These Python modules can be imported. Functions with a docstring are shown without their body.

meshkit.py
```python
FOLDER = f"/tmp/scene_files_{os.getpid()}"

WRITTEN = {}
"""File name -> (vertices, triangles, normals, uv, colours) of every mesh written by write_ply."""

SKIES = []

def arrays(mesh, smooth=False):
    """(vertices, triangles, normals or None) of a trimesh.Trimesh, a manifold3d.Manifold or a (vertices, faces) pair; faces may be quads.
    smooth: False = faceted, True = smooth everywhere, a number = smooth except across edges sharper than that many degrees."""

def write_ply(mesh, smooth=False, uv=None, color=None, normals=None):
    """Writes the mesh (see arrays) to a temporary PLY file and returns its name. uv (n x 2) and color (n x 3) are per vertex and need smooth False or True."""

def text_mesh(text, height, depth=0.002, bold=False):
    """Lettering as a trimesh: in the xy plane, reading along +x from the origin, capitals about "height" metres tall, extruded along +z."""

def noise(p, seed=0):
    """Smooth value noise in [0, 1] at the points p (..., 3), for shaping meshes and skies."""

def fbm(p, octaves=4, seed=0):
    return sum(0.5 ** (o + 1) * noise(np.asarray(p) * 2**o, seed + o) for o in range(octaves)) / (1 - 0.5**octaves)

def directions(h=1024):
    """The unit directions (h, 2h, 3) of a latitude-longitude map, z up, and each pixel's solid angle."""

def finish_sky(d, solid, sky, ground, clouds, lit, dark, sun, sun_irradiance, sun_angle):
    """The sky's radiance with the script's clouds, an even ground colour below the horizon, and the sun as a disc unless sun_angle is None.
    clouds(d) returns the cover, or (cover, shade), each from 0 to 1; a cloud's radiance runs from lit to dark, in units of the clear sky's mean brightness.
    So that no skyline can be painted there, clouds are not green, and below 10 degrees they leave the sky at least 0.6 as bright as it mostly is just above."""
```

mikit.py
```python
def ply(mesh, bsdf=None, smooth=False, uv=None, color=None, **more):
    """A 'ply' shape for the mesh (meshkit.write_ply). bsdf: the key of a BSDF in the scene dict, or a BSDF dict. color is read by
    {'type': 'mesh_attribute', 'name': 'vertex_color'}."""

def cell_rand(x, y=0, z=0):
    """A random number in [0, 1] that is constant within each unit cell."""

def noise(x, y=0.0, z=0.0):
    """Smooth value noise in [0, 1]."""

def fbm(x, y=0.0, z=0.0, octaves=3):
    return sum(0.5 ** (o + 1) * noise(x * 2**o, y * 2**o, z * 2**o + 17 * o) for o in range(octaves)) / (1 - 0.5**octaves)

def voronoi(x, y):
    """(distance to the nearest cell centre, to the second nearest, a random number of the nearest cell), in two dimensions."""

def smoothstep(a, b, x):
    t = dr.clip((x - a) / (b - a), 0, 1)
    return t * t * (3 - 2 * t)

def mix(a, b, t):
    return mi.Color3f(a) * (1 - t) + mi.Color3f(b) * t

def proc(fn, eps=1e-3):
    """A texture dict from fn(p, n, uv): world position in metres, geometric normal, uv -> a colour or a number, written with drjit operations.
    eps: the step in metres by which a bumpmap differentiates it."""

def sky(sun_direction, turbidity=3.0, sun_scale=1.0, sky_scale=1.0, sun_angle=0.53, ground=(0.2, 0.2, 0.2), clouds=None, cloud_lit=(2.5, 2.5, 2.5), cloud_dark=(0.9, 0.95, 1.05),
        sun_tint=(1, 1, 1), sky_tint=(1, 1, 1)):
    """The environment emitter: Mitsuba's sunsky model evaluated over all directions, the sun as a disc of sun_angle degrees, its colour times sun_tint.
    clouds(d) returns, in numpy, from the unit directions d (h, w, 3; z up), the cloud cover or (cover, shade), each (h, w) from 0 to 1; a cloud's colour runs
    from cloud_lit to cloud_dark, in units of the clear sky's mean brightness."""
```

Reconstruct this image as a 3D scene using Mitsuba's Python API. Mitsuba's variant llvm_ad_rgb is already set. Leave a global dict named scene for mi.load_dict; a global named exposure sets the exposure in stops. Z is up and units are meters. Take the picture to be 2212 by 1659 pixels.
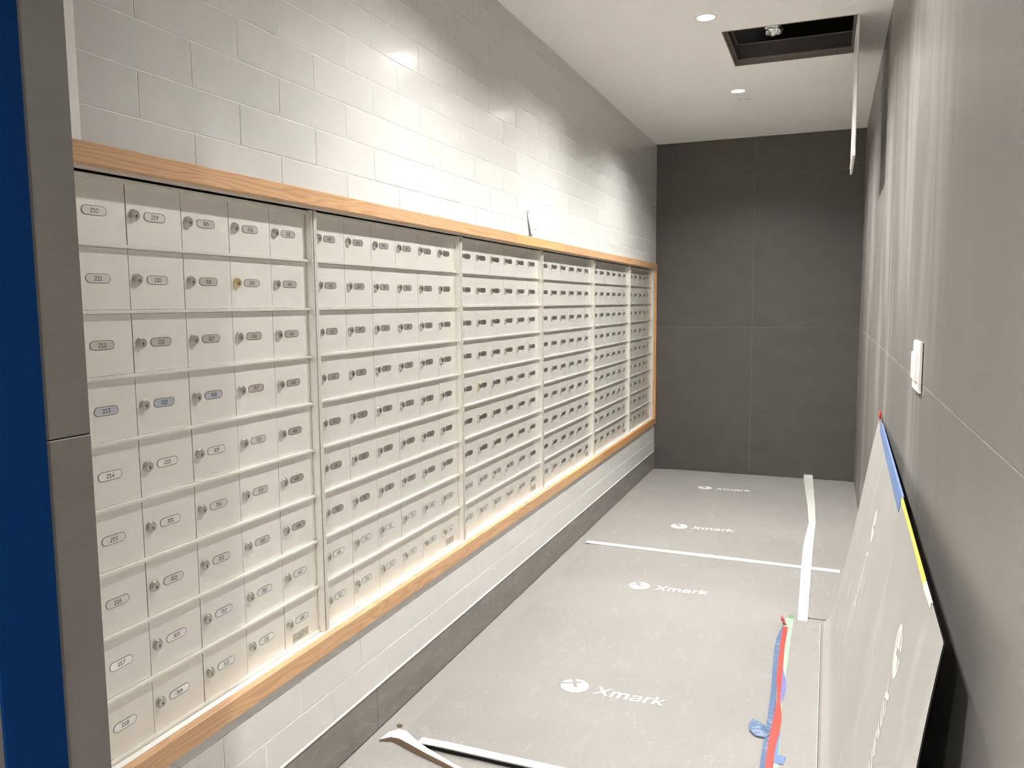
import math, random
import numpy as np
import trimesh
import drjit as dr
import mitsuba as mi
import mikit, meshkit
from shapely.geometry import Polygon, Point, box as sbox
from shapely import affinity
from shapely.ops import unary_union
from mikit import noise, fbm, smoothstep, mix, voronoi, cell_rand

scene, labels = {}, {}
T = mi.ScalarTransform4f
rnd = random.Random(7)

# ------------------------------------------------------------------ camera, exposure, lights
EYE = np.array([1.35767, 0.0, 1.41071])
YAW, PITCH, ROLL, FOCAL = 0.381447, -0.101435, -0.0082623, 1706.2
def camera_axes():
    cy, sy, cp, sp = math.cos(YAW), math.sin(YAW), math.cos(PITCH), math.sin(PITCH)
    f = np.array([-sy * cp, cy * cp, sp]); r = np.array([cy, sy, 0.0]); u = np.cross(r, f)
    return f, -math.sin(ROLL) * r + math.cos(ROLL) * u
fwd, up = camera_axes()
scene['camera'] = {'type': 'perspective', 'fov_axis': 'x', 'fov': math.degrees(2 * math.atan(1106 / FOCAL)), 'near_clip': 0.02, 'far_clip': 60.0,
                   'to_world': T().look_at(origin=EYE.tolist(), target=(EYE + fwd).tolist(), up=up.tolist())}
exposure = 0.29
LAMP = (3780.0, 3705.0, 3560.0)                # radiance of a downlight lens
ADDED_FILL_LAMP = (11500.0, 11280.0, 10830.0)  # radiance of the added fill lights behind the camera
LAMP_SPOTS = [(0.795, 5.177), (0.795, 3.812), (0.795, 2.447)]      # ceiling downlights of the mail room, one line
ADDED_FILL_SPOTS = [(0.80, -0.45), (-0.9, -1.6), (0.8, -1.9)]  # unseen downlights added behind the camera to raise the ambient light

# ------------------------------------------------------------------ sizes (metres)
L, W, H = 6.632, 1.5763, 2.70
PIER_X, PIER_Y = 0.23, 0.9405
DOOR_X = -0.034
ROW0, PITCH_Z = 0.4425, 0.1368
COL0, COL_W, UNIT_PITCH = 0.9664, 0.1553, 0.9703
WOOD_X = 0.013

# ------------------------------------------------------------------ materials
def rgb(*c): return {'type': 'rgb', 'value': list(c)}
def princ(c, rough=0.5, spec=0.5, metal=0.0, **k):
    c = c if isinstance(c, dict) else rgb(*c)
    return {'type': 'twosided', 'bsdf': {'type': 'principled', 'base_color': c, 'roughness': rough, 'specular': spec, 'metallic': metal, **k}}
VC = {'type': 'mesh_attribute', 'name': 'vertex_color'}

def dark_tile(p, n, uv):
    a = fbm(p.x * 9, p.y * 9, p.z * 9, octaves=3)
    b = noise(p.x * 260, p.y * 260, p.z * 260)
    v = 0.86 + 0.22 * a + 0.10 * b
    return mi.Color3f(0.080, 0.0735, 0.067) * v
def base_tile(p, n, uv):
    a = fbm(p.y * 6, p.z * 22, p.x * 9, octaves=3)
    scuff = smoothstep(0.58, 0.80, fbm(p.y * 26 + p.z * 50, p.z * 40 - p.y * 15, 3.0, octaves=3))
    return mix(mi.Color3f(0.185, 0.174, 0.160) * (0.85 + 0.3 * a), mi.Color3f(0.34, 0.325, 0.30), 0.16 * scuff)
def streaks(p):
    s1 = noise(p.y * 4.0, p.z * 1.1, 2.0)
    s2 = noise(p.y * 13.0, p.z * 2.6, 5.0)
    s3 = noise(p.y * 34.0, p.z * 4.5, 9.0)
    return 0.5 * s1 + 0.3 * s2 + 0.2 * s3
def right_tile(p, n, uv):
    dust = smoothstep(0.40, 0.80, streaks(p)) * smoothstep(1.3, 2.6, p.y)      # wiped plaster dust, none near the passage
    return mix(mi.Color3f(0.155, 0.147, 0.137), mi.Color3f(0.27, 0.259, 0.243), 0.6 * dust)
def right_rough(p, n, uv):
    return 0.40 + 0.12 * (streaks(p) - 0.5) * smoothstep(1.3, 2.6, p.y)

def grain(p, along):
    # oak: long cathedral grain stretched along one axis
    if along == 'y': a, b, c = p.y, p.z, p.x
    else: a, b, c = p.z, p.y, p.x
    w = fbm(a * 2.2, b * 16, c * 16, octaves=3)
    rings = b * 210 + c * 120 + w * 26.0
    g = 0.5 + 0.5 * dr.sin(rings * 2.2)
    pores = noise(a * 40, b * 900, c * 900)
    return g, pores, w
def wood_color(along, lo, hi):
    def fn(p, n, uv):
        g, pores, w = grain(p, along)
        t = dr.clip(0.30 + 0.40 * g * g + 0.35 * (w - 0.5) - 0.15 * pores, 0, 1)
        return mix(mi.Color3f(*hi), mi.Color3f(*lo), t)
    return fn

def board_color(p, n, uv):
    a = fbm(p.x * 2.2, p.y * 2.2, 1.0, octaves=3)
    base = mi.Color3f(0.245, 0.236, 0.224) * (0.90 + 0.20 * a)
    # plaster dust: small spots, longer scuffs, rings left by cans
    x, y = p.x, p.y * 0.9
    d1, d2, r = voronoi(x * 30, y * 30)
    dens = smoothstep(0.40, 0.68, fbm(p.x * 1.7, p.y * 1.3, 4.0, octaves=2))
    spot = dr.select((r > 0.86), 1 - smoothstep(0.08, 0.20, d1 + 0.10 * noise(p.x * 160, p.y * 160)), 0.0) * (0.35 + 0.65 * dens)
    e1, e2, s = voronoi(p.x * 9.0, p.y * 8.0)
    ring = dr.select(s > 0.80, smoothstep(0.10, 0.125, e1) * (1 - smoothstep(0.135, 0.165, e1)) * smoothstep(0.35, 0.6, noise(p.x * 45, p.y * 45)), 0.0)
    h1, h2, q = voronoi(p.x * 70 + 9, p.y * 62)
    fine = dr.select(q > 0.93, 1 - smoothstep(0.10, 0.28, h1), 0.0)
    scuff = smoothstep(0.69, 0.80, fbm(p.x * 26 + p.y * 6, p.y * 9 - p.x * 4, 8.0, octaves=3)) * 0.5
    m = dr.clip(0.55 * spot + 0.32 * ring + 0.45 * fine + 0.16 * scuff, 0, 1)
    return mix(base, mi.Color3f(0.38, 0.37, 0.355), m)
def leaning_color(p, n, uv):
    a = fbm(p.z * 2.0, p.y * 2.2, 1.0, octaves=3)
    s = smoothstep(0.58, 0.85, fbm(p.y * 11 + p.z * 3, p.z * 6, 3.0, octaves=3))
    return mix(mi.Color3f(0.325, 0.314, 0.299) * (0.92 + 0.16 * a), mi.Color3f(0.46, 0.447, 0.43), 0.25 * s)
def tag_print(p, n, uv):
    u, v = uv.x, uv.y                       # v from the bottom up
    line = dr.select((dr.abs(v * 26 - dr.floor(v * 26) - 0.5) < 0.22) & (v > 0.30) & (v < 0.86) & (u > 0.14) & (u < 0.62 + 0.28 * cell_rand(dr.floor(v * 26))), 0.55, 0.0)
    logo = dr.select((u > 0.08) & (u < 0.2) & (v > 0.80) & (v < 0.9), 1.0, 0.0)
    foot = dr.select((u > 0.62) & (u < 0.9) & (v > 0.07) & (v < 0.11), 0.9, 0.0)
    return mix(mi.Color3f(0.70, 0.69, 0.67), mi.Color3f(0.10, 0.095, 0.095), dr.maximum(dr.maximum(line, logo), foot))
def blue_wrinkle(p, n, uv):
    s = smoothstep(0.50, 0.72, noise(p.x * 60, p.y * 190, 2.0)) * smoothstep(0.45, 0.6, noise(p.x * 3, p.y * 5.5, 7.0))
    return mix(mi.Color3f(0.080, 0.130, 0.235), mi.Color3f(0.25, 0.30, 0.37), 0.45 * s)

B = {
    'white_tile': princ((0.63, 0.622, 0.60), 0.17, 0.20),
    'grout': princ((0.84, 0.83, 0.80), 0.8, 0.2),
    'dark_tile': princ(mikit.proc(dark_tile), 0.45, 0.35),
    'base_tile': princ(mikit.proc(base_tile), 0.5, 0.35),
    'dark_grout': princ((0.20, 0.19, 0.18), 0.8, 0.2),
    'right_tile': princ(mikit.proc(right_tile), mikit.proc(right_rough), 0.85),
    'ceiling_paint': princ((0.94, 0.927, 0.905), 0.9, 0.1),
    'floor_base': princ((0.255, 0.243, 0.228), 0.6, 0.3),
    'board': princ(mikit.proc(board_color), 0.55, 0.3),
    'leaning_board': princ(mikit.proc(leaning_color), 0.5, 0.35),
    'print_white': princ((0.56, 0.55, 0.525), 0.6, 0.2),
    'white_tape': princ((0.60, 0.59, 0.565), 0.5, 0.3),
    'wood_long': princ(mikit.proc(wood_color('y', (0.38, 0.195, 0.090), (0.60, 0.375, 0.210))), 0.42, 0.4),
    'wood_pale': princ(mikit.proc(wood_color('y', (0.46, 0.245, 0.095), (0.60, 0.385, 0.18))), 0.42, 0.4),
    'wood_deep': princ(mikit.proc(wood_color('y', (0.38, 0.17, 0.065), (0.60, 0.33, 0.15))), 0.42, 0.4),
    'wood_upright': princ(mikit.proc(wood_color('z', (0.42, 0.20, 0.08), (0.64, 0.37, 0.18))), 0.42, 0.4),
    'door_metal': princ((0.78, 0.765, 0.71), 0.46, 0.5, 0.62),
    'trim_metal': princ((0.76, 0.745, 0.695), 0.42, 0.5, 0.6),
    'plate_metal': princ(VC, 0.13, 0.6, 0.95),
    'lock_metal': princ(VC, 0.20, 0.6, 0.95),
    'ink': princ((0.035, 0.034, 0.033), 0.6, 0.2),
    'label_ink': princ((0.15, 0.145, 0.135), 0.5, 0.3),
    'black': princ((0.012, 0.011, 0.010), 0.8, 0.1),
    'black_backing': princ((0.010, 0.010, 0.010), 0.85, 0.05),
    'label_metal': princ((0.42, 0.41, 0.38), 0.3, 0.5, 0.6),
    'white_plastic': princ((0.82, 0.805, 0.775), 0.32, 0.5),
    'white_trim': princ((0.84, 0.825, 0.79), 0.5, 0.3),
    'hatch_metal': princ((0.20, 0.175, 0.155), 0.4, 0.5, 0.4),
    'hatch_dark': princ((0.055, 0.052, 0.05), 0.35, 0.5, 0.3),
    'foil': {'type': 'twosided', 'bsdf': {'type': 'roughconductor', 'material': 'Al', 'alpha': 0.2}},
    'blue_paint': princ((0.0003, 0.0125, 0.052), 0.8, 0.04),
    'tag_paper': princ(mikit.proc(tag_print), 0.7, 0.2),
    'blue_tape': princ(mikit.proc(blue_wrinkle), 0.5, 0.3),
    'blue_tape_plain': princ((0.125, 0.190, 0.345), 0.5, 0.3),
    'violet_tape': princ((0.15, 0.16, 0.34), 0.5, 0.3),
    'red_tape': princ((0.60, 0.060, 0.048), 0.45, 0.3),
    'dark_red_tape': princ((0.36, 0.02, 0.03), 0.45, 0.3),
    'green_tape': princ((0.30, 0.52, 0.32), 0.5, 0.3),
    'dark_green_tape': princ((0.15, 0.25, 0.13), 0.5, 0.3),
    'yellow_tape': princ((0.86, 0.70, 0.08), 0.4, 0.4),
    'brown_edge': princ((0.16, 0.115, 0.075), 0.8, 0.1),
}
scene.update({'mat_' + k: v for k, v in B.items()})

# ------------------------------------------------------------------ mesh helpers
used = {}
def ply(mesh, mat, smooth=False, **kw): return mikit.ply(mesh, 'mat_' + mat, smooth, **kw)
def numbered(base):
    n = used.get(base, -1) + 1
    used[base] = n
    return base if n == 0 else f'{base}_{n:03d}'
def put(name, mesh, bsdf, parent=None, smooth=False, at=None, label=None, **kw):
    """One entry of the scene: a mesh (or a finished ply dict, shared by alike pieces)."""
    key = numbered(f'{parent}__{name}' if parent else name)
    d = dict(mesh) if isinstance(mesh, dict) else ply(mesh, bsdf, smooth, **kw)
    if at is not None: d['to_world'] = at
    scene[key] = d
    if label: labels[key] = {'label': label}
    return key
def thing(name, label, cat, group=None):
    key = numbered(name)
    labels[key] = {'label': label, 'category': cat}
    if group: labels[key]['group'] = group
    return key
def tag(key, label, cat, group=None):
    labels[key] = {'label': label, 'category': cat}
    if group: labels[key]['group'] = group
    return key
def struct(key, label=None):
    labels[key] = {'kind': 'structure'}
    if label: labels[key]['label'] = label
    return key
def bx(x0, x1, y0, y1, z0, z1):
    m = trimesh.creation.box((x1 - x0, y1 - y0, z1 - z0))
    m.apply_translation(((x0 + x1) / 2, (y0 + y1) / 2, (z0 + z1) / 2))
    return m
def cat(*ms): return trimesh.util.concatenate(list(ms))
def cham(a, b, t, c):
    """A slab a x b x t, its front (+x, at x=0) face chamfered by c. Spans y 0..a, z 0..b, x -t..0."""
    v = [(-t, 0, 0), (-t, a, 0), (-t, a, b), (-t, 0, b), (-c, 0, 0), (-c, a, 0), (-c, a, b), (-c, 0, b), (0, c, c), (0, a - c, c), (0, a - c, b - c), (0, c, b - c)]
    f = [(0, 3, 2), (0, 2, 1)]
    for lo in (0, 4):
        for i in range(4):
            j = (i + 1) % 4
            f += [(lo + i, lo + j, lo + 4 + j), (lo + i, lo + 4 + j, lo + 4 + i)]
    f += [(8, 9, 10), (8, 10, 11)]
    return trimesh.Trimesh(np.array(v, float), np.array(f), process=False)
def prism(poly, z0, z1):
    m = cat(*[trimesh.creation.extrude_polygon(g, z1 - z0, engine='earcut') for g in getattr(poly, 'geoms', [poly])])
    m.apply_translation((0, 0, z0))
    return m
# maps a mesh drawn in the xy plane (x right, y up, z towards the viewer) onto the left wall: x -> +y, y -> +z, z -> +x
TO_LEFT = np.array([[0, 0, 1, 0], [1, 0, 0, 0], [0, 1, 0, 0], [0, 0, 0, 1.0]])
def on_left(m):
    m = m.copy(); m.apply_transform(TO_LEFT); return m
def stadium(w, h, n=6):
    return Point(0, 0).buffer(h / 2, quad_segs=n).union(Point(w - h, 0).buffer(h / 2, quad_segs=n)).union(sbox(0, -h / 2, w - h, h / 2)).convex_hull if w > h else Point(0, 0).buffer(h / 2)
def rod(r, a, b, n=16): return trimesh.creation.cylinder(r, segment=[a, b], sections=n)
def ring(r0, r1, z0, z1, n=40):
    return prism(Point(0, 0).buffer(r1, quad_segs=n // 4).difference(Point(0, 0).buffer(r0, quad_segs=n // 4)), z0, z1)

# ================================================================== STRUCTURE
# ---- floor, ceiling
struct(put('floor', bx(-0.5, 3.6, -3.2, L + 0.1, -0.12, -0.004), 'floor_base'))
HX0, HX1, HY0, HY1 = 0.836, 1.440, 4.040, 4.640        # the access opening
lamp_hole = 0.040
area = sbox(-3.0, -3.2, 3.6, L + 0.1).difference(sbox(HX0, HY0, HX1, HY1))
for x, y in LAMP_SPOTS + ADDED_FILL_SPOTS: area = area.difference(Point(x, y).buffer(lamp_hole + 0.002, quad_segs=8))
struct(put('ceiling', prism(area, H, H + 0.016), 'ceiling_paint'))
put('cavity', cat(bx(0.3, 2.0, 3.6, 3.62, H + 0.09, 3.5), bx(0.3, 2.0, 5.1, 5.12, H + 0.09, 3.5), bx(0.3, 0.32, 3.6, 5.12, H + 0.09, 3.5), bx(2.0, 2.02, 3.6, 5.12, H + 0.09, 3.5), bx(0.3, 2.02, 3.6, 5.12, 3.5, 3.52)), 'black', 'ceiling', label='dark space above the ceiling')

# ---- left wall: backing with grout, running-bond white tiles, dark base
Z_BASE_TOP, Z_TILE0 = 0.146, 0.154
CRS, TW = 0.1017, 0.3093
FRAME_Z0, FRAME_Z1 = 0.386, 1.730
struct(put('wall_left', cat(bx(-0.22, -0.0002, PIER_Y, L, 0.148, FRAME_Z0 + 0.02), bx(-0.22, -0.0002, PIER_Y, L, FRAME_Z1 - 0.02, H + 0.016), bx(-0.24, -0.20, PIER_Y, L, 0.2, 2.0)), 'grout'))
tile_cache = {}
def tile(w, h):
    k = (round(w, 4), round(h, 4))
    if k not in tile_cache: tile_cache[k] = ply(cham(w, h, 0.008, 0.0009), 'white_tile')
    return tile_cache[k]
GAP = 0.0022
def course(z0, z1, joint):
    """One course of tiles between z0 and z1, one joint at y=joint."""
    y0s = joint - TW * math.ceil((joint - PIER_Y) / TW)
    y = y0s
    while y < L - 0.004:
        a, b = max(y, PIER_Y + 0.001), min(y + TW, L - 0.001)
        if b - a > 0.012:
            w, h = b - a - GAP, z1 - z0 - GAP
            tilt = T().translate([0.0011 + rnd.uniform(-.0002, .0002), a + GAP / 2, z0 + GAP / 2]).rotate([0, 0, 1], rnd.uniform(-.07, .07)).rotate([0, 1, 0], rnd.uniform(-.14, .14))
            put('tile', tile(w, h), None, 'wall_left', at=tilt)
        y += TW
JA, JB = 1.2943, 1.4490                                  # joints of the two kinds of course
course(Z_TILE0, 0.2545, JA + 0.0015); course(0.2545, 0.3560, JB); course(0.3560, FRAME_Z0 + 0.012, JA + 0.0015)
zc = 1.9045
kinds = [(-2, 1.7260, 1.8030, JB), (-1, 1.8030, 1.9045, JA)]
for _, a, b, j in kinds: course(a, b, j)
k = 0
while zc < H - 0.01:
    course(zc, min(zc + CRS, H), JB if k % 2 == 0 else JA)
    zc += CRS; k += 1
put('edge_trim', bx(-0.006, 0.003, PIER_Y, L, 0.1475, 0.1535), 'white_trim', 'wall_left', label='thin bright metal edge under the lowest tiles')
put('edge_trim', bx(-0.006, 0.0025, PIER_Y, PIER_Y + 0.208, FRAME_Z1, H), 'white_trim', 'wall_left')
# base of dark tiles
struct(put('baseboard_left', bx(-0.03, -0.0045, PIER_Y, L, 0.0, 0.147), 'black'))
for a, b in [(PIER_Y, 2.159), (2.159, 3.388), (3.388, 4.625), (4.625, 5.86), (5.86, L)]:
    put('tile', ply(cham(b - a - 0.002, 0.1445, 0.008, 0.0008), 'base_tile'), None, 'baseboard_left', at=T().translate([0.0, a + 0.001, 0.0]))

# ---- far wall: two columns of large tiles, joints at 1.2 and 2.41
struct(put('wall_far', bx(-0.22, 3.6, L + 0.0015, L + 0.1, 0.0, H + 0.016), 'dark_grout'))
def far_tile(x0, x1, z0, z1):
    m = cham(x1 - x0 - 0.0022, z1 - z0 - 0.0022, 0.009, 0.0006)
    m.apply_transform(trimesh.transformations.rotation_matrix(-math.pi / 2, (0, 0, 1)))      # front now faces -y, y -> x
    m.apply_translation((x0 + 0.0011, L, z0 + 0.0011))
    put('tile', m, 'dark_tile', 'wall_far')
for a, b in ((0.0, 1.2026), (1.2026, 2.408), (2.408, H)):
    far_tile(0.0, 0.784, a, b); far_tile(0.784, W, a, b)

# ---- right wall: large slabs, one level joint at 1.2
struct(put('wall_right', bx(W + 0.0012, W + 0.12, -3.2, L + 0.0015, 0.0, H + 0.016), 'dark_grout'))
def right_tile_piece(y0, y1, z0, z1):
    m = cham(y1 - y0 - 0.0016, z1 - z0 - 0.003, 0.009, 0.0005)
    m.apply_transform(np.diag([-1.0, 1, 1, 1])); m.invert()
    m.apply_translation((W, y0 + 0.0008, z0 + 0.0015))
    put('tile', m, 'right_tile', 'wall_right')
for a, b in ((0.0, 1.2026), (1.2026, 2.408), (2.408, H)):
    for c, d in ((-0.56, 1.84), (1.84, 4.24), (4.24, L)): right_tile_piece(c, d, a, b)

# ---- the pier at the left edge (wall of the passage) and what stands behind the camera
struct(put('wall_pier', cat(bx(-0.22, PIER_X - 0.0015, 0.745, PIER_Y - 0.0015, 0.0, H + 0.016)), 'black'))
for a, b in ((0.0, 1.2026), (1.2026, 2.408), (2.408, H)):
    put('tile', ply(cham(PIER_Y - 0.745 - 0.001, b - a - 0.002, 0.009, 0.0012), 'dark_tile'), None, 'wall_pier', at=T().translate([PIER_X, 0.745, a + 0.001]))
struct(put('trim_1', cham(0.857 - 0.756, H, 0.004, 0.0012), 'blue_paint', at=T().translate([PIER_X + 0.004, 0.756, 0.0])), 'dark blue vertical strip on the grey pier at the left edge')
struct(put('wall_near', bx(-3.0, 3.6, -3.2, -3.1, 0.0, H + 0.016), 'ceiling_paint'))
struct(put('wall_lobby', cat(bx(-3.0, -2.9, -3.2, 0.735, 0.0, H + 0.016), bx(-3.0, -0.23, 0.635, 0.735, 0.0, H + 0.016), bx(-3.0, -0.5, -3.2, 0.735, -0.12, -0.004)), 'dark_tile'))

# ================================================================== MAILBOXES
numbers = [f'{f}{u:02d}' for f in range(2, 30) for u in range(1, 24)]
digit_cache = {}
def digit(ch):
    if ch not in digit_cache:
        m = meshkit.text_mesh(ch, 0.0090, 0.0003)
        digit_cache[ch] = m
    return digit_cache[ch]
num_cache = {}
def number_mesh(s):
    adv = 0.0066 if len(s) == 3 else 0.0060
    ms = []
    for i, ch in enumerate(s):
        m = digit(ch).copy()
        c = (m.bounds[0] + m.bounds[1]) / 2
        m.apply_translation(((i - (len(s) - 1) / 2) * adv - c[0], -c[1], 0))
        ms.append(m)
    return on_left(cat(*ms))
def colored(parts):
    """Joins (mesh, colour) pairs into one mesh with a colour per vertex."""
    m = cat(*[a for a, _ in parts])
    c = np.vstack([np.tile(col, (len(a.vertices), 1)) for a, col in parts])
    return m, c
DOOR_H = PITCH_Z - 0.0090
door_ply = {}
def door_mesh(w):
    k = round(w, 4)
    if k not in door_ply: door_ply[k] = ply(cham(w, DOOR_H, 0.004, 0.0006), 'door_metal')
    return door_ply[k]
PW, PH = 0.0580, 0.0175
def plate_parts():
    st = lambda w, h: affinity.translate(stadium(w, h), -(w - h) / 2, 0)
    outer = prism(st(PW + 0.0020, PH + 0.0020).difference(st(PW, PH)), 0.0, 0.0007)
    inner = prism(st(PW, PH), 0.0, 0.0005)
    return colored([(on_left(outer), (0.16, 0.155, 0.145)), (on_left(inner), (0.82, 0.815, 0.795))])
pm, pc = plate_parts()
plate_ply = ply(pm, 'plate_metal', False, color=pc)
def lock_parts():
    prof = np.array([(0.0132, 0), (0.0132, 0.0012), (0.0122, 0.0020), (0.0112, 0.0022), (0.0108, 0.0062), (0.0100, 0.0070), (0.0066, 0.0070), (0.0063, 0.0062), (0.0058, 0.0062), (0.0055, 0.0068), (0, 0.0068)])
    body = trimesh.creation.revolve(prof, sections=20)
    hole = prism(Point(0.0006, -0.0008).buffer(0.0017, quad_segs=3).union(sbox(0.0001, -0.0056, 0.0019, -0.001)), 0.0066, 0.0071)
    return colored([(on_left(body), (0.52, 0.50, 0.46)), (on_left(hole), (0.01, 0.01, 0.01))])
lm, lc = lock_parts()
lock_ply = ply(lm, 'lock_metal', True, color=lc)
lock_brass_ply = ply(lm, 'lock_metal', True, color=np.where(lc > 0.3, np.array([0.62, 0.52, 0.30]), lc))

def emblem_label():
    plate = prism(sbox(0, 0, 0.070, 0.026), 0, 0.0006)
    shape = Polygon([(0.024, 0.006), (0.027, 0.003), (0.046, 0.009), (0.049, 0.020), (0.044, 0.023), (0.030, 0.014), (0.025, 0.018)])
    lines = shape.exterior.buffer(0.0007)
    marks = unary_union([lines, sbox(0.034, 0.008, 0.041, 0.0115), sbox(0.008, 0.009, 0.019, 0.0115), sbox(0.053, 0.0115, 0.062, 0.0135), sbox(0, 0, 0.0007, 0.026)])
    return on_left(plate), on_left(prism(marks, 0.0006, 0.0009))
lab_a, lab_b = emblem_label()

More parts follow.
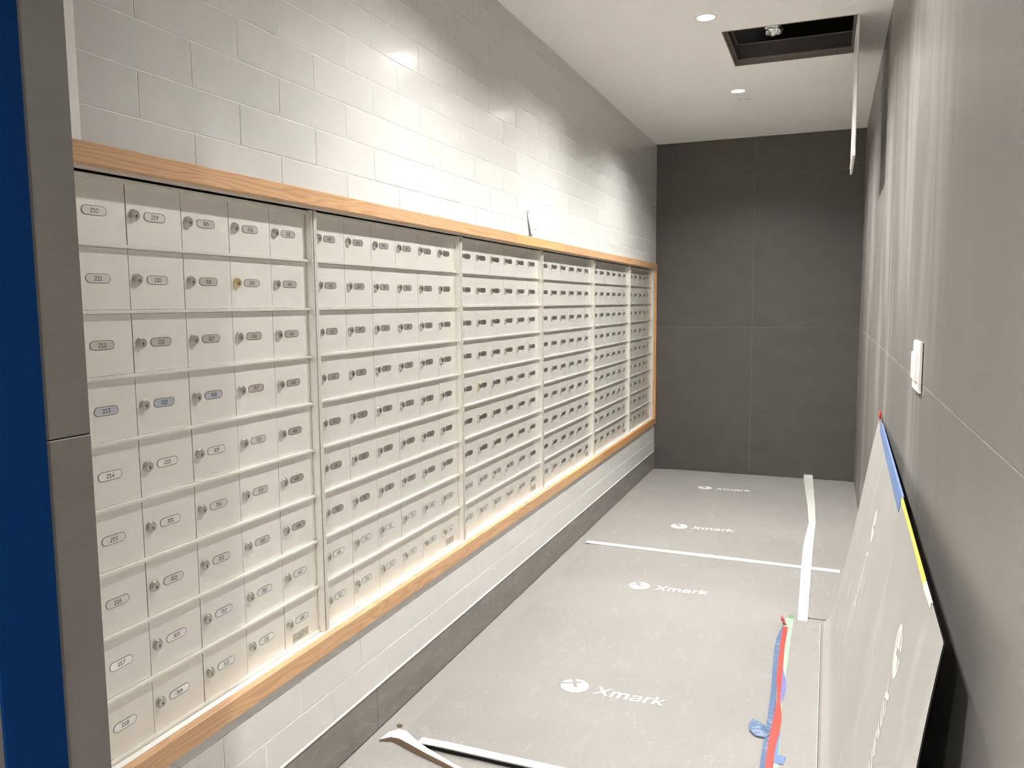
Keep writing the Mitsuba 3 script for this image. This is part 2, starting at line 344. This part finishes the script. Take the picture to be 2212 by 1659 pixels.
unit_labels = [
    'silver mailbox unit nearest the grey pier, large readable numbers from 210 up',
    'second silver mailbox unit from the grey pier, first column numbered 409 to 417',
    'third silver mailbox unit from the grey pier, just left of the white tag above',
    'fourth silver mailbox unit from the grey pier, below and right of the white tag',
    'fifth silver mailbox unit from the grey pier, second from the dark far wall',
    'narrow last silver mailbox unit against the dark far wall, five columns wide',
]
UZ0, UZ1 = ROW0 - 0.0048, ROW0 + 9 * PITCH_Z + 0.0050
idx = 0
rail_cache = {}
for u in range(6):
    ncol = 6 if u < 5 else 5
    c0 = COL0 + u * UNIT_PITCH
    c1 = c0 + ncol * COL_W
    unit = thing('mailbox_unit', unit_labels[u], 'mailboxes', 'mailbox units along the tiled wall')
    ya, yb = c0 - 0.0264, c1 + 0.0058
    if u == 0: ya = c0 - 0.020
    put('housing', cat(bx(-0.19, -0.0415, ya + 0.002, yb - 0.002, UZ0, UZ1)), 'black', unit, label='black inside behind the door gaps')
    # frame: two jambs with ridged fronts
    put('jamb', cat(bx(-0.05, -0.0150, ya, ya + 0.0155, UZ0, UZ1), bx(-0.05, -0.0128, ya + 0.0010, ya + 0.0060, UZ0, UZ1), bx(-0.05, -0.0132, ya + 0.0090, ya + 0.0140, UZ0, UZ1),
                    bx(-0.05, DOOR_X - 0.0003, ya + 0.0150, c0 - 0.0006, UZ0, UZ1)), 'trim_metal', unit)
    put('jamb', cat(bx(-0.05, -0.0150, c1 + 0.0008, yb, UZ0, UZ1), bx(-0.05, -0.0128, c1 + 0.0018, yb - 0.0012, UZ0, UZ1)), 'trim_metal', unit)
    for r in range(10):
        z = ROW0 + r * PITCH_Z
        if r in (0, 9):
            m = cat(bx(-0.05, -0.0295, c0 - 0.0006, c1 + 0.0008, z - 0.0046, z + 0.0046), bx(-0.05, -0.0265, c0 - 0.0006, c1 + 0.0008, z + (0.0008 if r == 0 else -0.0040), z + (0.0040 if r == 0 else -0.0008)))
        else:
            m = cat(bx(-0.05, -0.0255, c0 - 0.0006, c1 + 0.0008, z - 0.0040, z + 0.0040), bx(-0.05, -0.0238, c0 - 0.0006, c1 + 0.0008, z - 0.0025, z + 0.0025))
        put('rail', m, 'trim_metal', unit)
    for c in range(ncol):
        for r in range(8, -1, -1):
            y0 = c0 + c * COL_W + 0.0007
            w = COL_W - 0.0014
            z0 = ROW0 + r * PITCH_Z + 0.0045
            dx = rnd.uniform(-0.0005, 0.0005)
            d = put('door', door_mesh(w), None, unit, at=T().translate([DOOR_X + dx, y0, z0]).rotate([0, 0, 1], rnd.uniform(-.12, .12)))
            zc2 = z0 + DOOR_H / 2 + 0.0005
            x = DOOR_X + dx + 0.0002
            brass = (u == 0 and c == 4 and r == 7) or (u == 2 and c == 1 and r == 4)
            put('lock', lock_brass_ply if brass else lock_ply, None, d, at=T().translate([x, y0 + 0.0200, zc2]).rotate([1, 0, 0], rnd.uniform(-25, 25)))
            put('number_plate', plate_ply, None, d, at=T().translate([x, y0 + 0.0765, zc2]))
            s = numbers[idx]; idx += 1
            put('number', number_mesh(s), 'ink', d, at=T().translate([x + 0.0005, y0 + 0.0765, zc2]))
            if c == ncol - 1 and r == 0:
                put('maker_label', lab_a, 'label_metal', d, at=T().translate([x, y0 + 0.0335, z0 + 0.004]))
                put('maker_emblem', lab_b, 'label_ink', d, at=T().translate([x, y0 + 0.0335, z0 + 0.004]))
UNIT_END = c1 + 0.0058

# metal collar lining the wooden frame
col = thing('mailbox_collar', 'pale metal strip lining the inside of the wooden frame round the mailboxes', 'collar')
ZB, ZT = UZ0 - 0.0004, 1.6875
put('bottom_strip', bx(-0.06, -0.0095, PIER_Y + 0.004, UNIT_END + 0.006, ZB - 0.010, ZB), 'white_trim', col)
put('top_strip', bx(-0.06, -0.0095, PIER_Y + 0.004, UNIT_END + 0.006, ZT, ZT + 0.010), 'trim_metal', col)
put('top_lip', bx(-0.0155, -0.0115, PIER_Y + 0.004, UNIT_END + 0.006, ZT - 0.0062, ZT - 0.0001), 'trim_metal', col)
put('side_strip', bx(-0.06, -0.0095, UNIT_END + 0.0006, UNIT_END + 0.0056, ZB + 0.0002, ZT - 0.0002), 'white_trim', col)

# wooden frame of butted oak boards
wf = thing('wood_frame', 'oak board frame round the long row of mailboxes on the white tile wall', 'frame')
def board(a, b, z0, z1, mat, name, x0=-0.0085):
    m = cham(b - a - 0.0006, z1 - z0, WOOD_X - x0, 0.0012)
    m.apply_translation((WOOD_X, a + 0.0003, z0))
    put(name, m, mat, wf)
for a, b, mt in ((PIER_Y + 0.002, 3.420, 'wood_long'), (3.420, 4.125, 'wood_pale'), (4.125, L - 0.001, 'wood_long')): board(a, b, ZT + 0.0005, FRAME_Z1, mt, 'top_board')
for a, b, mt in ((PIER_Y + 0.002, 4.113, 'wood_long'), (4.113, 4.93, 'wood_pale'), (4.93, L - 0.001, 'wood_deep')): board(a, b, FRAME_Z0, ZB - 0.0005, mt, 'bottom_board')
board(UNIT_END + 0.0062, L - 0.001, ZB - 0.0003, ZT + 0.0003, 'wood_upright', 'side_board')

# ---- paper tag taped to the tiles above the third unit
def tag_mesh():
    n, k = 18, 5
    v, uv = [], []
    for i in range(n + 1):
        t = i / n
        for j in range(k + 1):
            s = j / k
            lift = 0.0025 + 0.011 * (1 - t) ** 1.4 * (1 - 0.45 * s)
            v.append((lift, 3.582 + 0.086 * s + 0.038 * (1 - t), 1.742 + 0.120 * t + 0.022 * s)); uv.append((s, t))
    f = []
    for i in range(n):
        for j in range(k):
            a = i * (k + 1) + j
            f += [(a, a + 1, a + k + 2), (a, a + k + 2, a + k + 1)]
    return trimesh.Trimesh(np.array(v), np.array(f), process=False), np.array(uv)
tm, tuv = tag_mesh()
tag(put('paper_tag', tm, 'tag_paper', smooth=True, uv=tuv), 'small white printed paper tag curling off the white tiles above the mailboxes', 'tag')

# ================================================================== CEILING
lamp_disk_z = H + 0.0245
def downlight(x, y, rad, label=None, group=None):
    t = thing('downlight', label, 'ceiling light', group)
    tr = ring(0.0405, 0.050, H - 0.0016, H + 0.0004); tr.apply_translation((x, y, 0))
    put('trim_ring', tr, 'white_trim', t)
    bf = trimesh.creation.revolve(np.array([(0.0394, 0.031), (0.0404, 0.031), (0.0412, 0.0), (0.0404, 0.0), (0.0394, 0.031)]), sections=40); bf.apply_translation((x, y, H))
    put('baffle', bf, 'white_trim', t)
    lens = trimesh.creation.cylinder(0.0390, 0.004, sections=40); lens.apply_translation((x, y, lamp_disk_z + 0.002))
    k = put('lens', lens, 'white_plastic', t)
    scene[k]['emitter'] = {'type': 'area', 'radiance': rgb(*rad)}
LL = ['round recessed ceiling light beyond the open hatch, by the far wall', 'round recessed ceiling light just left of the open hatch', 'round recessed ceiling light above the second mailbox unit, out of the frame']
for (x, y), lb in zip(LAMP_SPOTS, LL): downlight(x, y, LAMP, lb, 'recessed ceiling lights')
for i, (x, y) in enumerate(ADDED_FILL_SPOTS): downlight(x, y, ADDED_FILL_LAMP, ['added unseen fill light behind the camera, nearest the passage', 'added unseen fill light behind the camera, off to the left', 'added unseen fill light behind the camera, farthest from the passage'][i], 'added fill lights behind the camera')

sc = trimesh.creation.cylinder(0.042, 0.004, sections=40); sc.apply_translation((0.806, 5.415, H - 0.0035))
sp = thing('sprinkler_cover', 'flat white round cover on the ceiling beside the far ceiling light', 'sprinkler cover')
put('cover', sc, 'ceiling_paint', sp)
put('neck', rod(0.030, (0.806, 5.415, H - 0.002), (0.806, 5.415, H + 0.012), 24), 'black', sp)

# access hatch: lining frame and the door hanging open
hf = thing('hatch_frame', 'dark metal frame lining the square open access hatch in the ceiling', 'hatch frame')
t_ = 0.006
def liner(z0, z1, t, inset=0.0):
    a, b, c, d = HX0 + inset, HX1 - inset, HY0 + inset, HY1 - inset
    return [bx(a, a + t, c, d, z0, z1), bx(b - t, b, c, d, z0, z1), bx(a, b, c, c + t, z0, z1), bx(a, b, d - t, d, z0, z1)]
for m in liner(H - 0.001, H + 0.022, 0.007): put('lip', m, 'hatch_metal', hf)
for m in liner(H + 0.022, H + 0.105, 0.004, 0.002): put('liner', m, 'hatch_dark', hf)
for m in liner(H + 0.022, H + 0.030, 0.016, 0.002): put('flange', m, 'hatch_metal', hf)
for m in liner(H + 0.105, H + 0.109, 0.012, 0.002): put('top_edge', m, 'hatch_metal', hf)
hd = thing('hatch_door', 'white access panel hanging straight down from the open ceiling hatch', 'hatch door')
m = cham(0.600, 0.622, 0.011, 0.003); m.apply_translation((1.4475, HY0 + 0.001, 2.076))
m2 = m.copy()
put('panel', m, 'white_plastic', hd)
put('rim', cat(bx(1.4335, 1.4365, HY0 + 0.03, HY1 - 0.03, 2.10, 2.106), bx(1.4335, 1.4365, HY0 + 0.03, HY1 - 0.03, 2.66, 2.666)), 'white_plastic', hd)
put('hinge', cat(rod(0.004, (1.4405, HY0 + 0.08, 2.700), (1.4405, HY0 + 0.16, 2.700), 10), rod(0.004, (1.4405, HY1 - 0.16, 2.700), (1.4405, HY1 - 0.08, 2.700), 10)), 'hatch_metal', hd)
# crumpled foil duct above the hatch
fd = trimesh.creation.icosphere(5, 1.0)
p = fd.vertices.copy()
p = np.sign(p) * np.abs(p) ** 0.62 * np.array([0.050, 0.062, 0.150])
cr = np.abs(meshkit.noise(p * np.array([30, 30, 45]), 5) - 0.5) * 2 + 0.5 * np.abs(meshkit.noise(p * 75, 8) - 0.5) * 2
p *= (1 + 0.26 * (cr - 0.6))[:, None] * np.array([1, 1, 0.4]) + np.array([0, 0, 0.6])
fd.vertices = p + np.array([1.050, 4.40, 2.915])
tag(put('foil_duct', fd, 'foil', smooth=25), 'crumpled silver foil duct hanging in the dark space above the open hatch', 'duct')

# ================================================================== RIGHT WALL SWITCH
sw = thing('wall_switch', 'white wall switch plate on the grey right wall, at the joint line', 'switch')
m = cham(0.148, 0.127, 0.008, 0.003); m.apply_transform(np.diag([-1.0, 1, 1, 1])); m.invert(); m.apply_translation((W - 0.010, 2.182, 1.1805))
put('plate', m, 'white_plastic', sw)
for q in range(2):
    m = cham(0.040, 0.070, 0.007, 0.002); m.apply_transform(np.diag([-1.0, 1, 1, 1])); m.invert()
    m.apply_translation((W - 0.0165, 2.206 + q * 0.060, 1.209)); put('rocker', m, 'white_plastic', sw)
put('backplate', bx(W - 0.003, W, 2.186, 2.326, 1.184, 1.304), 'black', sw)

# ================================================================== FLOOR BOARDS AND TAPE
def sheet(x0, x1, y0, y1, z=0.0, t=0.003, lift=None, nx=28, ny=40):
    """A thin board with a top z and an uneven lift(x, y); solid."""
    xs, ys = np.linspace(x0, x1, nx), np.linspace(y0, y1, ny)
    gx, gy = np.meshgrid(xs, ys, indexing='ij')
    gz = np.full_like(gx, z) if lift is None else z + np.maximum(lift(gx, gy), 0)
    top = np.stack([gx, gy, gz], -1).reshape(-1, 3); bot = top - [0, 0, t]
    N = nx * ny; f = []
    i, j = np.meshgrid(np.arange(nx - 1), np.arange(ny - 1), indexing='ij')
    a = (i * ny + j).ravel(); b = a + ny; c = b + 1; d = a + 1
    f.append(np.stack([a, b, c], 1)); f.append(np.stack([a, c, d], 1))
    f.append(np.stack([a, c, b], 1) + N); f.append(np.stack([a, d, c], 1) + N)
    rim = np.concatenate([np.arange(nx) * ny, (nx - 1) * ny + np.arange(1, ny), (np.arange(nx - 1)[::-1]) * ny + ny - 1, np.arange(1, ny - 1)[::-1]])
    r2 = np.roll(rim, -1)
    f.append(np.stack([rim, r2 + N, r2], 1)); f.append(np.stack([rim, rim + N, r2 + N], 1))
    return trimesh.Trimesh(np.vstack([top, bot]), np.vstack(f), process=False)
wob = lambda s: (lambda x, y: 0.0009 * meshkit.noise(np.stack([x * 3 + s, y * 3, 0 * x], -1), 3))

def logo_meshes():
    """The printed emblem and word, drawn in xy with the emblem's centre at the origin, reading along +x; metres."""
    R = 0.0525
    disc = affinity.scale(Point(0, 0).buffer(R, quad_segs=16), 1.0, 1.0)
    xa = Polygon([(-0.032, 0.058), (-0.014, 0.058), (0.014, -0.010), (-0.001, -0.010)])
    xb = Polygon([(-0.060, 0.006), (-0.060, -0.002), (-0.020, 0.010), (0.024, 0.036), (0.008, 0.036), (-0.026, 0.018)])
    disc = disc.difference(xa).difference(xb)
    ms = [prism(disc, 0, 0.0002)]
    word = meshkit.text_mesh('Xmark', 0.056, 0.0002, bold=True)
    wd = word.bounds[1][0] - word.bounds[0][0]
    word.apply_translation((-word.bounds[0][0], 0, 0))
    sh = np.eye(4); sh[0, 0] = 0.255 / wd; sh[0, 1] = 0.18
    word.apply_transform(sh); word.apply_translation((0.076, -0.034, 0))
    small = meshkit.text_mesh('mark', 0.0125, 0.0002)
    small.apply_translation((-0.024, -0.036, 0.0002))
    return cat(*ms), word, small
LG_E, LG_W, LG_S = logo_meshes()
def print_logo(parent, M, parts=('emblem', 'word')):
    for nm, m, mt in (('printed_emblem', LG_E, 'print_white'), ('printed_word', LG_W, 'print_white'), ('emblem_lettering', LG_S, 'board')):
        q = m.copy(); q.apply_transform(M)
        put(nm, q, mt, parent)
def floor_M(x, y, ang=2.0, z=0.0013):
    return trimesh.transformations.translation_matrix((x, y, z)) @ trimesh.transformations.rotation_matrix(math.radians(ang), (0, 0, 1))

b1 = tag(put('floor_board', sheet(0.098, 1.285, 4.378, L - 0.004, lift=wob(1)), 'board', smooth=30), 'grey protective floor sheet with two printed logos, by the dark far wall', 'floor sheet')
print_logo(b1, floor_M(0.516, 6.034, 3)); print_logo(b1, floor_M(0.516, 4.918, 4))
def lift_mid(x, y):
    e = np.clip((2.30 - y) / 0.19, 0, 1)
    return wob(2)(x, y) + 0.013 * e ** 2 * np.clip((x - 0.13) / 0.06, 0, 1)
b2 = tag(put('floor_board', sheet(0.092, 1.285, 2.118, 4.374, lift=lift_mid, nx=40, ny=80), 'board', smooth=30), 'grey protective floor sheet with two printed logos, in the middle of the floor', 'floor sheet')
print_logo(b2, floor_M(0.516, 3.790, 4)); print_logo(b2, floor_M(0.524, 2.678, 0, 0.0016))
b3 = tag(put('floor_board', sheet(1.289, 1.535, 3.66, L - 0.004, lift=lambda x, y: wob(3)(x, y) + 0.006 * np.clip((x - 1.47) / 0.06, 0, 1) * meshkit.noise(np.stack([y * 4, 0 * x, 0 * x], -1), 8)), 'board', smooth=30), 'narrow grey protective floor sheet between the long white tape and the right wall', 'floor sheet')
def lift_near(x, y):
    e = np.clip((y - 1.93) / 0.16, 0, 1)
    return wob(5)(x, y) + 0.0
near_poly = [(0.03, 1.0), (1.20, 1.0), (1.20, 1.90), (0.36, 2.02), (0.18, 2.075), (0.05, 2.09)]
b4 = tag(put('floor_board', prism(Polygon([(0.02, 0.96), (1.21, 0.96), (1.21, 1.82), (0.33, 2.030), (0.17, 2.076), (0.085, 2.106), (0.02, 2.080)]), -0.0025, 0.0006), 'board'), 'grey floor sheet with a curled torn corner at the bottom edge of the photo', 'floor sheet')
# curled lip of that corner: raised edge with brown underside
def ribbon(path, z=0.004, t=0.0012, zs=None):
    """path rows (xl, yl, xr, yr): a flat ribbon lying at height z."""
    n = len(path); v = []
    for i, (a, b, c, d) in enumerate(path):
        zz = z if zs is None else zs[i]
        v += [(a, b, zz), (c, d, zz), (a, b, zz - t), (c, d, zz - t)]
    f = []
    for i in range(n - 1):
        o, q = 4 * i, 4 * i + 4
        f += [(o, o + 1, q + 1), (o, q + 1, q), (o + 2, q + 3, o + 3), (o + 2, q + 2, q + 3), (o, q, q + 2), (o, q + 2, o + 2), (o + 1, o + 3, q + 3), (o + 1, q + 3, q + 1)]
    f += [(0, 2, 3), (0, 3, 1), (4 * n - 4, 4 * n - 3, 4 * n - 1), (4 * n - 4, 4 * n - 1, 4 * n - 2)]
    return trimesh.Trimesh(np.array(v, float), np.array(f), process=False)
def wall_strip(pts, zlo, zhi):
    n = len(pts); v = [(x, y, zlo) for x, y in pts] + [(x, y, h) for (x, y), h in zip(pts, zhi)]
    f = []
    for i in range(n - 1): f += [(i, i + 1, n + i + 1), (i, n + i + 1, n + i)]
    return trimesh.Trimesh(np.array(v, float), np.array(f), process=False)
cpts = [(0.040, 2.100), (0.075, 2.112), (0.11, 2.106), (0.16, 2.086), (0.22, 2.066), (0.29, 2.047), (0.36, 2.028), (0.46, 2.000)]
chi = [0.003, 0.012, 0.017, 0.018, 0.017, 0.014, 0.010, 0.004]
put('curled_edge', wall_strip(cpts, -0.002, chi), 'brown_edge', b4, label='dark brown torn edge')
# white tape over the lifted edge and along the seams
tag(put('white_tape', ribbon([(0.045, 2.150, 0.040, 2.101), (0.075, 2.165, 0.075, 2.113), (0.11, 2.155, 0.11, 2.107), (0.16, 2.122, 0.16, 2.088), (0.22, 2.091, 0.22, 2.068), (0.29, 2.066, 0.29, 2.049), (0.36, 2.044, 0.36, 2.030), (0.46, 2.012, 0.46, 2.002)], zs=[0.004, 0.013, 0.018, 0.019, 0.018, 0.015, 0.011, 0.005]), 'white_tape', smooth=40), 'white tape wrinkled over the torn sheet corner near the tiled wall base', 'tape')
tag(put('white_tape', ribbon([(x, 2.150, x, 2.1165) for x in np.linspace(0.17, 1.17, 12)], zs=[0.0045 + 0.0105 * min(1, (x - 0.13) / 0.06) for x in np.linspace(0.17, 1.17, 12)]), 'white_tape'), 'white tape strip along a dark gap at the bottom edge of the photo', 'tape')
xs = np.linspace(0.060, 1.449, 16)
tag(put('white_tape', ribbon([(x, 4.424 - 0.042 * (x - .06) / 1.39 + 0.002 * math.sin(9 * x), x, 4.376 - 0.042 * (x - .06) / 1.39 + 0.002 * math.sin(7 * x)) for x in xs], z=0.0026), 'white_tape'), 'white tape strip running straight across the grey floor sheets', 'tape')
lt = [(1.268, 3.60, 1.309, 3.60), (1.264, 3.95, 1.309, 3.96), (1.259, 4.40, 1.309, 4.40), (1.258, 4.78, 1.311, 4.78), (1.276, 5.28, 1.316, 5.29), (1.256, 5.75, 1.305, 5.76), (1.226, 6.25, 1.288, 6.25), (1.208, 6.595, 1.276, 6.600), (1.206, 6.624, 1.275, 6.624), (1.206, 6.6295, 1.275, 6.6295), (1.206, 6.6300, 1.270, 6.6300)]
tag(put('white_tape', ribbon(lt, zs=[0.0044] * 7 + [0.0048, 0.010, 0.020, 0.034], t=0.0010), 'white_tape'), 'long white tape strip running from the folded sheet to the dark far wall', 'tape')
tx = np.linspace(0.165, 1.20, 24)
put('gap_shade', wall_strip([(x, 2.1195 + 0.0012 * math.sin(37 * x)) for x in tx], -0.0035, [0.0115 * min(1, (x - 0.13) / 0.06) + 0.0012 * math.sin(61 * x) for x in tx]), 'black_backing', b2, label='black strip painting the shade under the lifted edge')  # black strip stands in for the shade in the gap below this edge
# a crumb of dirt by the base
dc = trimesh.creation.icosphere(1, 0.008); dc.vertices = dc.vertices * np.array([1.2, 0.8, 0.6]) * (0.8 + 0.5 * meshkit.noise(dc.vertices * 300, 1))[:, None]; dc.apply_translation((0.055, 2.205, 0.0005))
tag(put('debris', dc, 'brown_edge'), 'small dark crumb on the floor beside the tiled wall base', 'debris')

# ---- the folded sheet leaning on the right wall
ZS = [0.0, .010, .035, .24, .532, .815, .927]; XS = [0.0, .022, .036, .083, .136, .182, .2035]
from scipy.interpolate import PchipInterpolator
PROF = PchipInterpolator(ZS, XS)
Y0, Y1, ZTOP = 1.23, 3.615, 0.926
def lean_x(y, z):
    k = 1 - 0.225 * (Y1 - y) / (Y1 - Y0)
    return 1.3635 + k * PROF(z)
def lean_pt(y, z, off=0.0):
    return np.array([lean_x(y, z) - off, y, z + off * 0.25])
def lean_patch(y0, y1, zlo, zhi, off, ny=40, nz=24, t=0.0, y1top=None):
    """A patch of the leaning surface, zlo(y)..zhi(y); solid if t."""
    ys = np.linspace(y0, y1, ny)
    g = np.array([[lean_pt(y, zlo(y) + (zhi(y) - zlo(y)) * s, off) for s in np.linspace(0, 1, nz)] for y in ys]).reshape(-1, 3)
    i, j = np.meshgrid(np.arange(ny - 1), np.arange(nz - 1), indexing='ij')
    a = (i * nz + j).ravel(); b = a + nz; c = b + 1; d = a + 1
    f = np.vstack([np.stack([a, c, b], 1), np.stack([a, d, c], 1)])
    if not t: return trimesh.Trimesh(g, f, process=False)
    N = len(g); back = g + [t, 0, -0.25 * t]
    rim = np.concatenate([np.arange(ny) * nz, (ny - 1) * nz + np.arange(1, nz), np.arange(ny - 1)[::-1] * nz + nz - 1, np.arange(1, nz - 1)[::-1]]); r2 = np.roll(rim, -1)
    f = np.vstack([f, f[:, ::-1] + N, np.stack([rim, r2, r2 + N], 1), np.stack([rim, r2 + N, rim + N], 1)])
    return trimesh.Trimesh(np.vstack([g, back]), f, process=False)
ls = thing('leaning_sheet', 'grey printed protective sheet folded up against the right wall, black behind', 'floor sheet')
put('panel', lean_patch(Y0, Y1, lambda y: 0.004, lambda y: ZTOP, 0.0, ny=60, nz=40, t=0.0016), 'leaning_board', ls, smooth=40)
put('backing', lean_patch(Y0 + 0.001, Y1 - 0.001, lambda y: 0.06, lambda y: ZTOP - 0.0005, -0.0019, ny=40, nz=24, t=0.0022), 'black_backing', ls, smooth=40, label='black back face of the sheet')
put('flap', prism(Polygon([(1.249, 3.598), (1.3635, 3.608), (1.3645, 1.23), (1.232, 1.23), (1.236, 2.40), (1.240, 2.80), (1.244, 3.2)]), 0.0030, 0.0058), 'board', ls, label='narrow flap lying flat on the floor')
put('fold_line', bx(1.3615, 1.3635, 1.24, 3.60, 0.0058, 0.0066), 'print_white', ls, label='pale crease along the fold')
def lean_M(y, zc_):
    """Frame on the leaning surface: reading down the slope, letters' up towards -y."""
    o = lean_pt(y, zc_, 0.0006); dn = lean_pt(y, zc_ - 0.12, 0.0006) - lean_pt(y, zc_ + 0.05, 0.0006); dn /= np.linalg.norm(dn)
    upv = np.array([0, -1.0, 0]); upv -= dn * (upv @ dn); upv /= np.linalg.norm(upv)
    M = np.eye(4); M[:3, 0], M[:3, 1], M[:3, 2], M[:3, 3] = dn, upv, np.cross(dn, upv), o
    return M
def wrap(m, y, zc_, lift):
    """Lays a flat drawing on the leaning surface (arc length down the slope = x)."""
    zz = np.linspace(0, ZTOP, 400); xx = np.array([lean_x(y, z) for z in zz]); s = np.concatenate([[0], np.cumsum(np.hypot(np.diff(xx), np.diff(zz)))])
    s0 = np.interp(zc_, zz, s)
    m = m.subdivide_to_size(0.012)
    out = [lean_pt(y - v[1], float(np.interp(s0 - v[0], s, zz)), lift + v[2]) for v in m.vertices]
    return trimesh.Trimesh(np.array(out), m.faces, process=False)
for yy, zz in ((2.728, 0.691), (1.640, 0.735)):
    R_ = trimesh.transformations.rotation_matrix(math.radians(14), (0, 0, 1)) if yy > 2 else trimesh.transformations.rotation_matrix(math.radians(10), (0, 0, 1))
    for nm, m, mt in (('printed_emblem', LG_E, 'print_white'), ('printed_word', LG_W, 'print_white'), ('emblem_lettering', LG_S, 'leaning_board')):
        q = m.copy(); q.apply_transform(np.diag([1.0, 1, 1, 1])); q.apply_transform(np.linalg.inv(R_))
        put(nm, wrap(q, yy, zz, 0.0005), mt, ls)
# tapes on its top edge
def edge_tape(y0, y1, lo, over, mat, label, off=0.0016):
    m = lean_patch(y0, y1, lo, lambda y: ZTOP + 0.001, off, ny=24, nz=5, t=0.0008)
    ys = np.linspace(y0, y1, 24)
    top = []
    for y in ys:
        a = lean_pt(y, ZTOP + 0.001, off); top.append((a[0], a[1], a[0] + over, a[1]))
    capm = ribbon(top, z=ZTOP + 0.0022, t=0.0008)
    return tag(put('edge_tape', cat(m, capm), mat), label, 'tape')
edge_tape(2.13, 3.42, lambda y: 0.898 - 0.010 * (3.42 - y) / 1.3, 0.006, 'blue_tape_plain', 'blue tape along the top edge of the leaning sheet')
edge_tape(1.50, 2.125, lambda y: 0.9165 + 0.003 * math.sin((y - 1.5) * 5), 0.003, 'yellow_tape', 'yellow tape along the top edge of the leaning sheet')
edge_tape(1.385, 1.495, lambda y: 0.914 + (1.495 - y) * 0.05, 0.003, 'white_tape', 'short white tape piece on the top edge of the leaning sheet')
rt = trimesh.creation.icosphere(2, 0.016); rt.vertices *= np.array([0.35, 0.9, 1.2]); rt.apply_translation((1.5655, 3.585, 0.938))
rt2 = wall_strip([(1.566, 3.60), (1.562, 3.52), (1.560, 3.44)], 0.905, [0.935, 0.925, 0.910])
tag(put('red_tape', rt, 'red_tape', smooth=True), 'small curl of red tape on the far top corner of the leaning sheet', 'tape')
put('tail', rt2, 'dark_red_tape', 'red_tape')

# ---- coloured tapes along the flap
def flat_poly(pts, z, t=0.0010): return prism(Polygon(pts), z - t, z)
blue = [(1.208, 3.512, 1.223, 3.518), (1.194, 3.39, 1.212, 3.396), (1.19, 3.273, 1.21, 3.28), (1.195, 3.083, 1.213, 3.09), (1.201, 2.914, 1.218, 2.92), (1.203, 2.797, 1.223, 2.804), (1.203, 2.688, 1.222, 2.695), (1.204, 2.6, 1.223, 2.607), (1.202, 2.522, 1.22, 2.529), (1.202, 2.403, 1.22, 2.409), (1.200, 2.25, 1.218, 2.25), (1.198, 1.9, 1.216, 1.9), (1.196, 1.4, 1.214, 1.4)]
red = [(1.212, 3.491, 1.232, 3.499), (1.21, 3.276, 1.229, 3.283), (1.213, 3.113, 1.232, 3.12), (1.215, 2.973, 1.234, 2.98), (1.224, 2.878, 1.235, 2.882), (1.226, 2.816, 1.237, 2.821), (1.224, 2.742, 1.245, 2.75), (1.222, 2.67, 1.249, 2.68), (1.218, 2.588, 1.247, 2.599), (1.217, 2.524, 1.242, 2.533), (1.217, 2.463, 1.24, 2.472), (1.218, 2.372, 1.24, 2.38), (1.217, 2.2, 1.239, 2.2), (1.215, 1.8, 1.237, 1.8), (1.213, 1.4, 1.235, 1.4)]
green = [(1.216, 3.6, 1.251, 3.613), (1.221, 3.446, 1.249, 3.457), (1.225, 3.288, 1.248, 3.297), (1.23, 3.145, 1.247, 3.151), (1.228, 3.053, 1.246, 3.06), (1.228, 2.926, 1.248, 2.934), (1.236, 2.812, 1.245, 2.814), (1.238, 2.704, 1.248, 2.707), (1.240, 2.603, 1.250, 2.606), (1.243, 2.479, 1.253, 2.482), (1.240, 2.386, 1.254, 2.391), (1.238, 2.0, 1.252, 2.0), (1.236, 1.4, 1.250, 1.4)]
bt = tag(put('blue_tape', ribbon(blue, z=0.0045, t=0.0012), 'blue_tape', smooth=30), 'long wrinkled blue tape along the left edge of the folded sheet flap', 'tape')
put('loop', trimesh.Trimesh(*(lambda P, zz: (np.array([(x, y, z) for (x, y), z in zip(P, zz)] + [(1.185, 2.592, 0.020)]), np.array([(i, (i + 1) % 9, 9) for i in range(9)])))([(1.22, 2.619), (1.208, 2.618), (1.185, 2.629), (1.158, 2.636), (1.149, 2.599), (1.153, 2.584), (1.175, 2.556), (1.206, 2.555), (1.223, 2.581)], [0.008, 0.010, 0.016, 0.020, 0.016, 0.010, 0.006, 0.006, 0.008]), process=False), 'blue_tape', bt, label='loose blue loop sticking out to the left')
put('side_fold', flat_poly([(1.231, 3.099), (1.248, 2.992), (1.252, 2.903), (1.242, 2.791), (1.235, 2.849), (1.234, 2.945)], 0.0082), 'violet_tape', bt)
put('tail', flat_poly([(1.25, 2.626), (1.25, 2.542), (1.251, 2.464), (1.275, 2.461), (1.267, 2.415), (1.24, 2.413), (1.236, 2.507)], 0.0080), 'blue_tape_plain', bt)
gt = tag(put('green_tape', ribbon(green, z=0.0070, t=0.0009), 'green_tape'), 'pale green tape under the red tape on the folded sheet flap', 'tape')
put('end_fold', flat_poly([(1.23, 3.646), (1.249, 3.64), (1.247, 3.606), (1.229, 3.608)], 0.0082), 'dark_green_tape', gt)
r_ = tag(put('red_strip', ribbon(red, z=0.0096, t=0.0010), 'red_tape'), 'long red tape lying over the blue tape beside the folded sheet flap', 'tape')
put('curled_end', flat_poly([(1.202, 3.557), (1.213, 3.561), (1.228, 3.508), (1.210, 3.536)], 0.0110), 'dark_red_tape', r_)
put('torn_tip', flat_poly([(1.197, 3.621), (1.216, 3.577), (1.199, 3.579)], 0.0100), 'red_tape', r_)
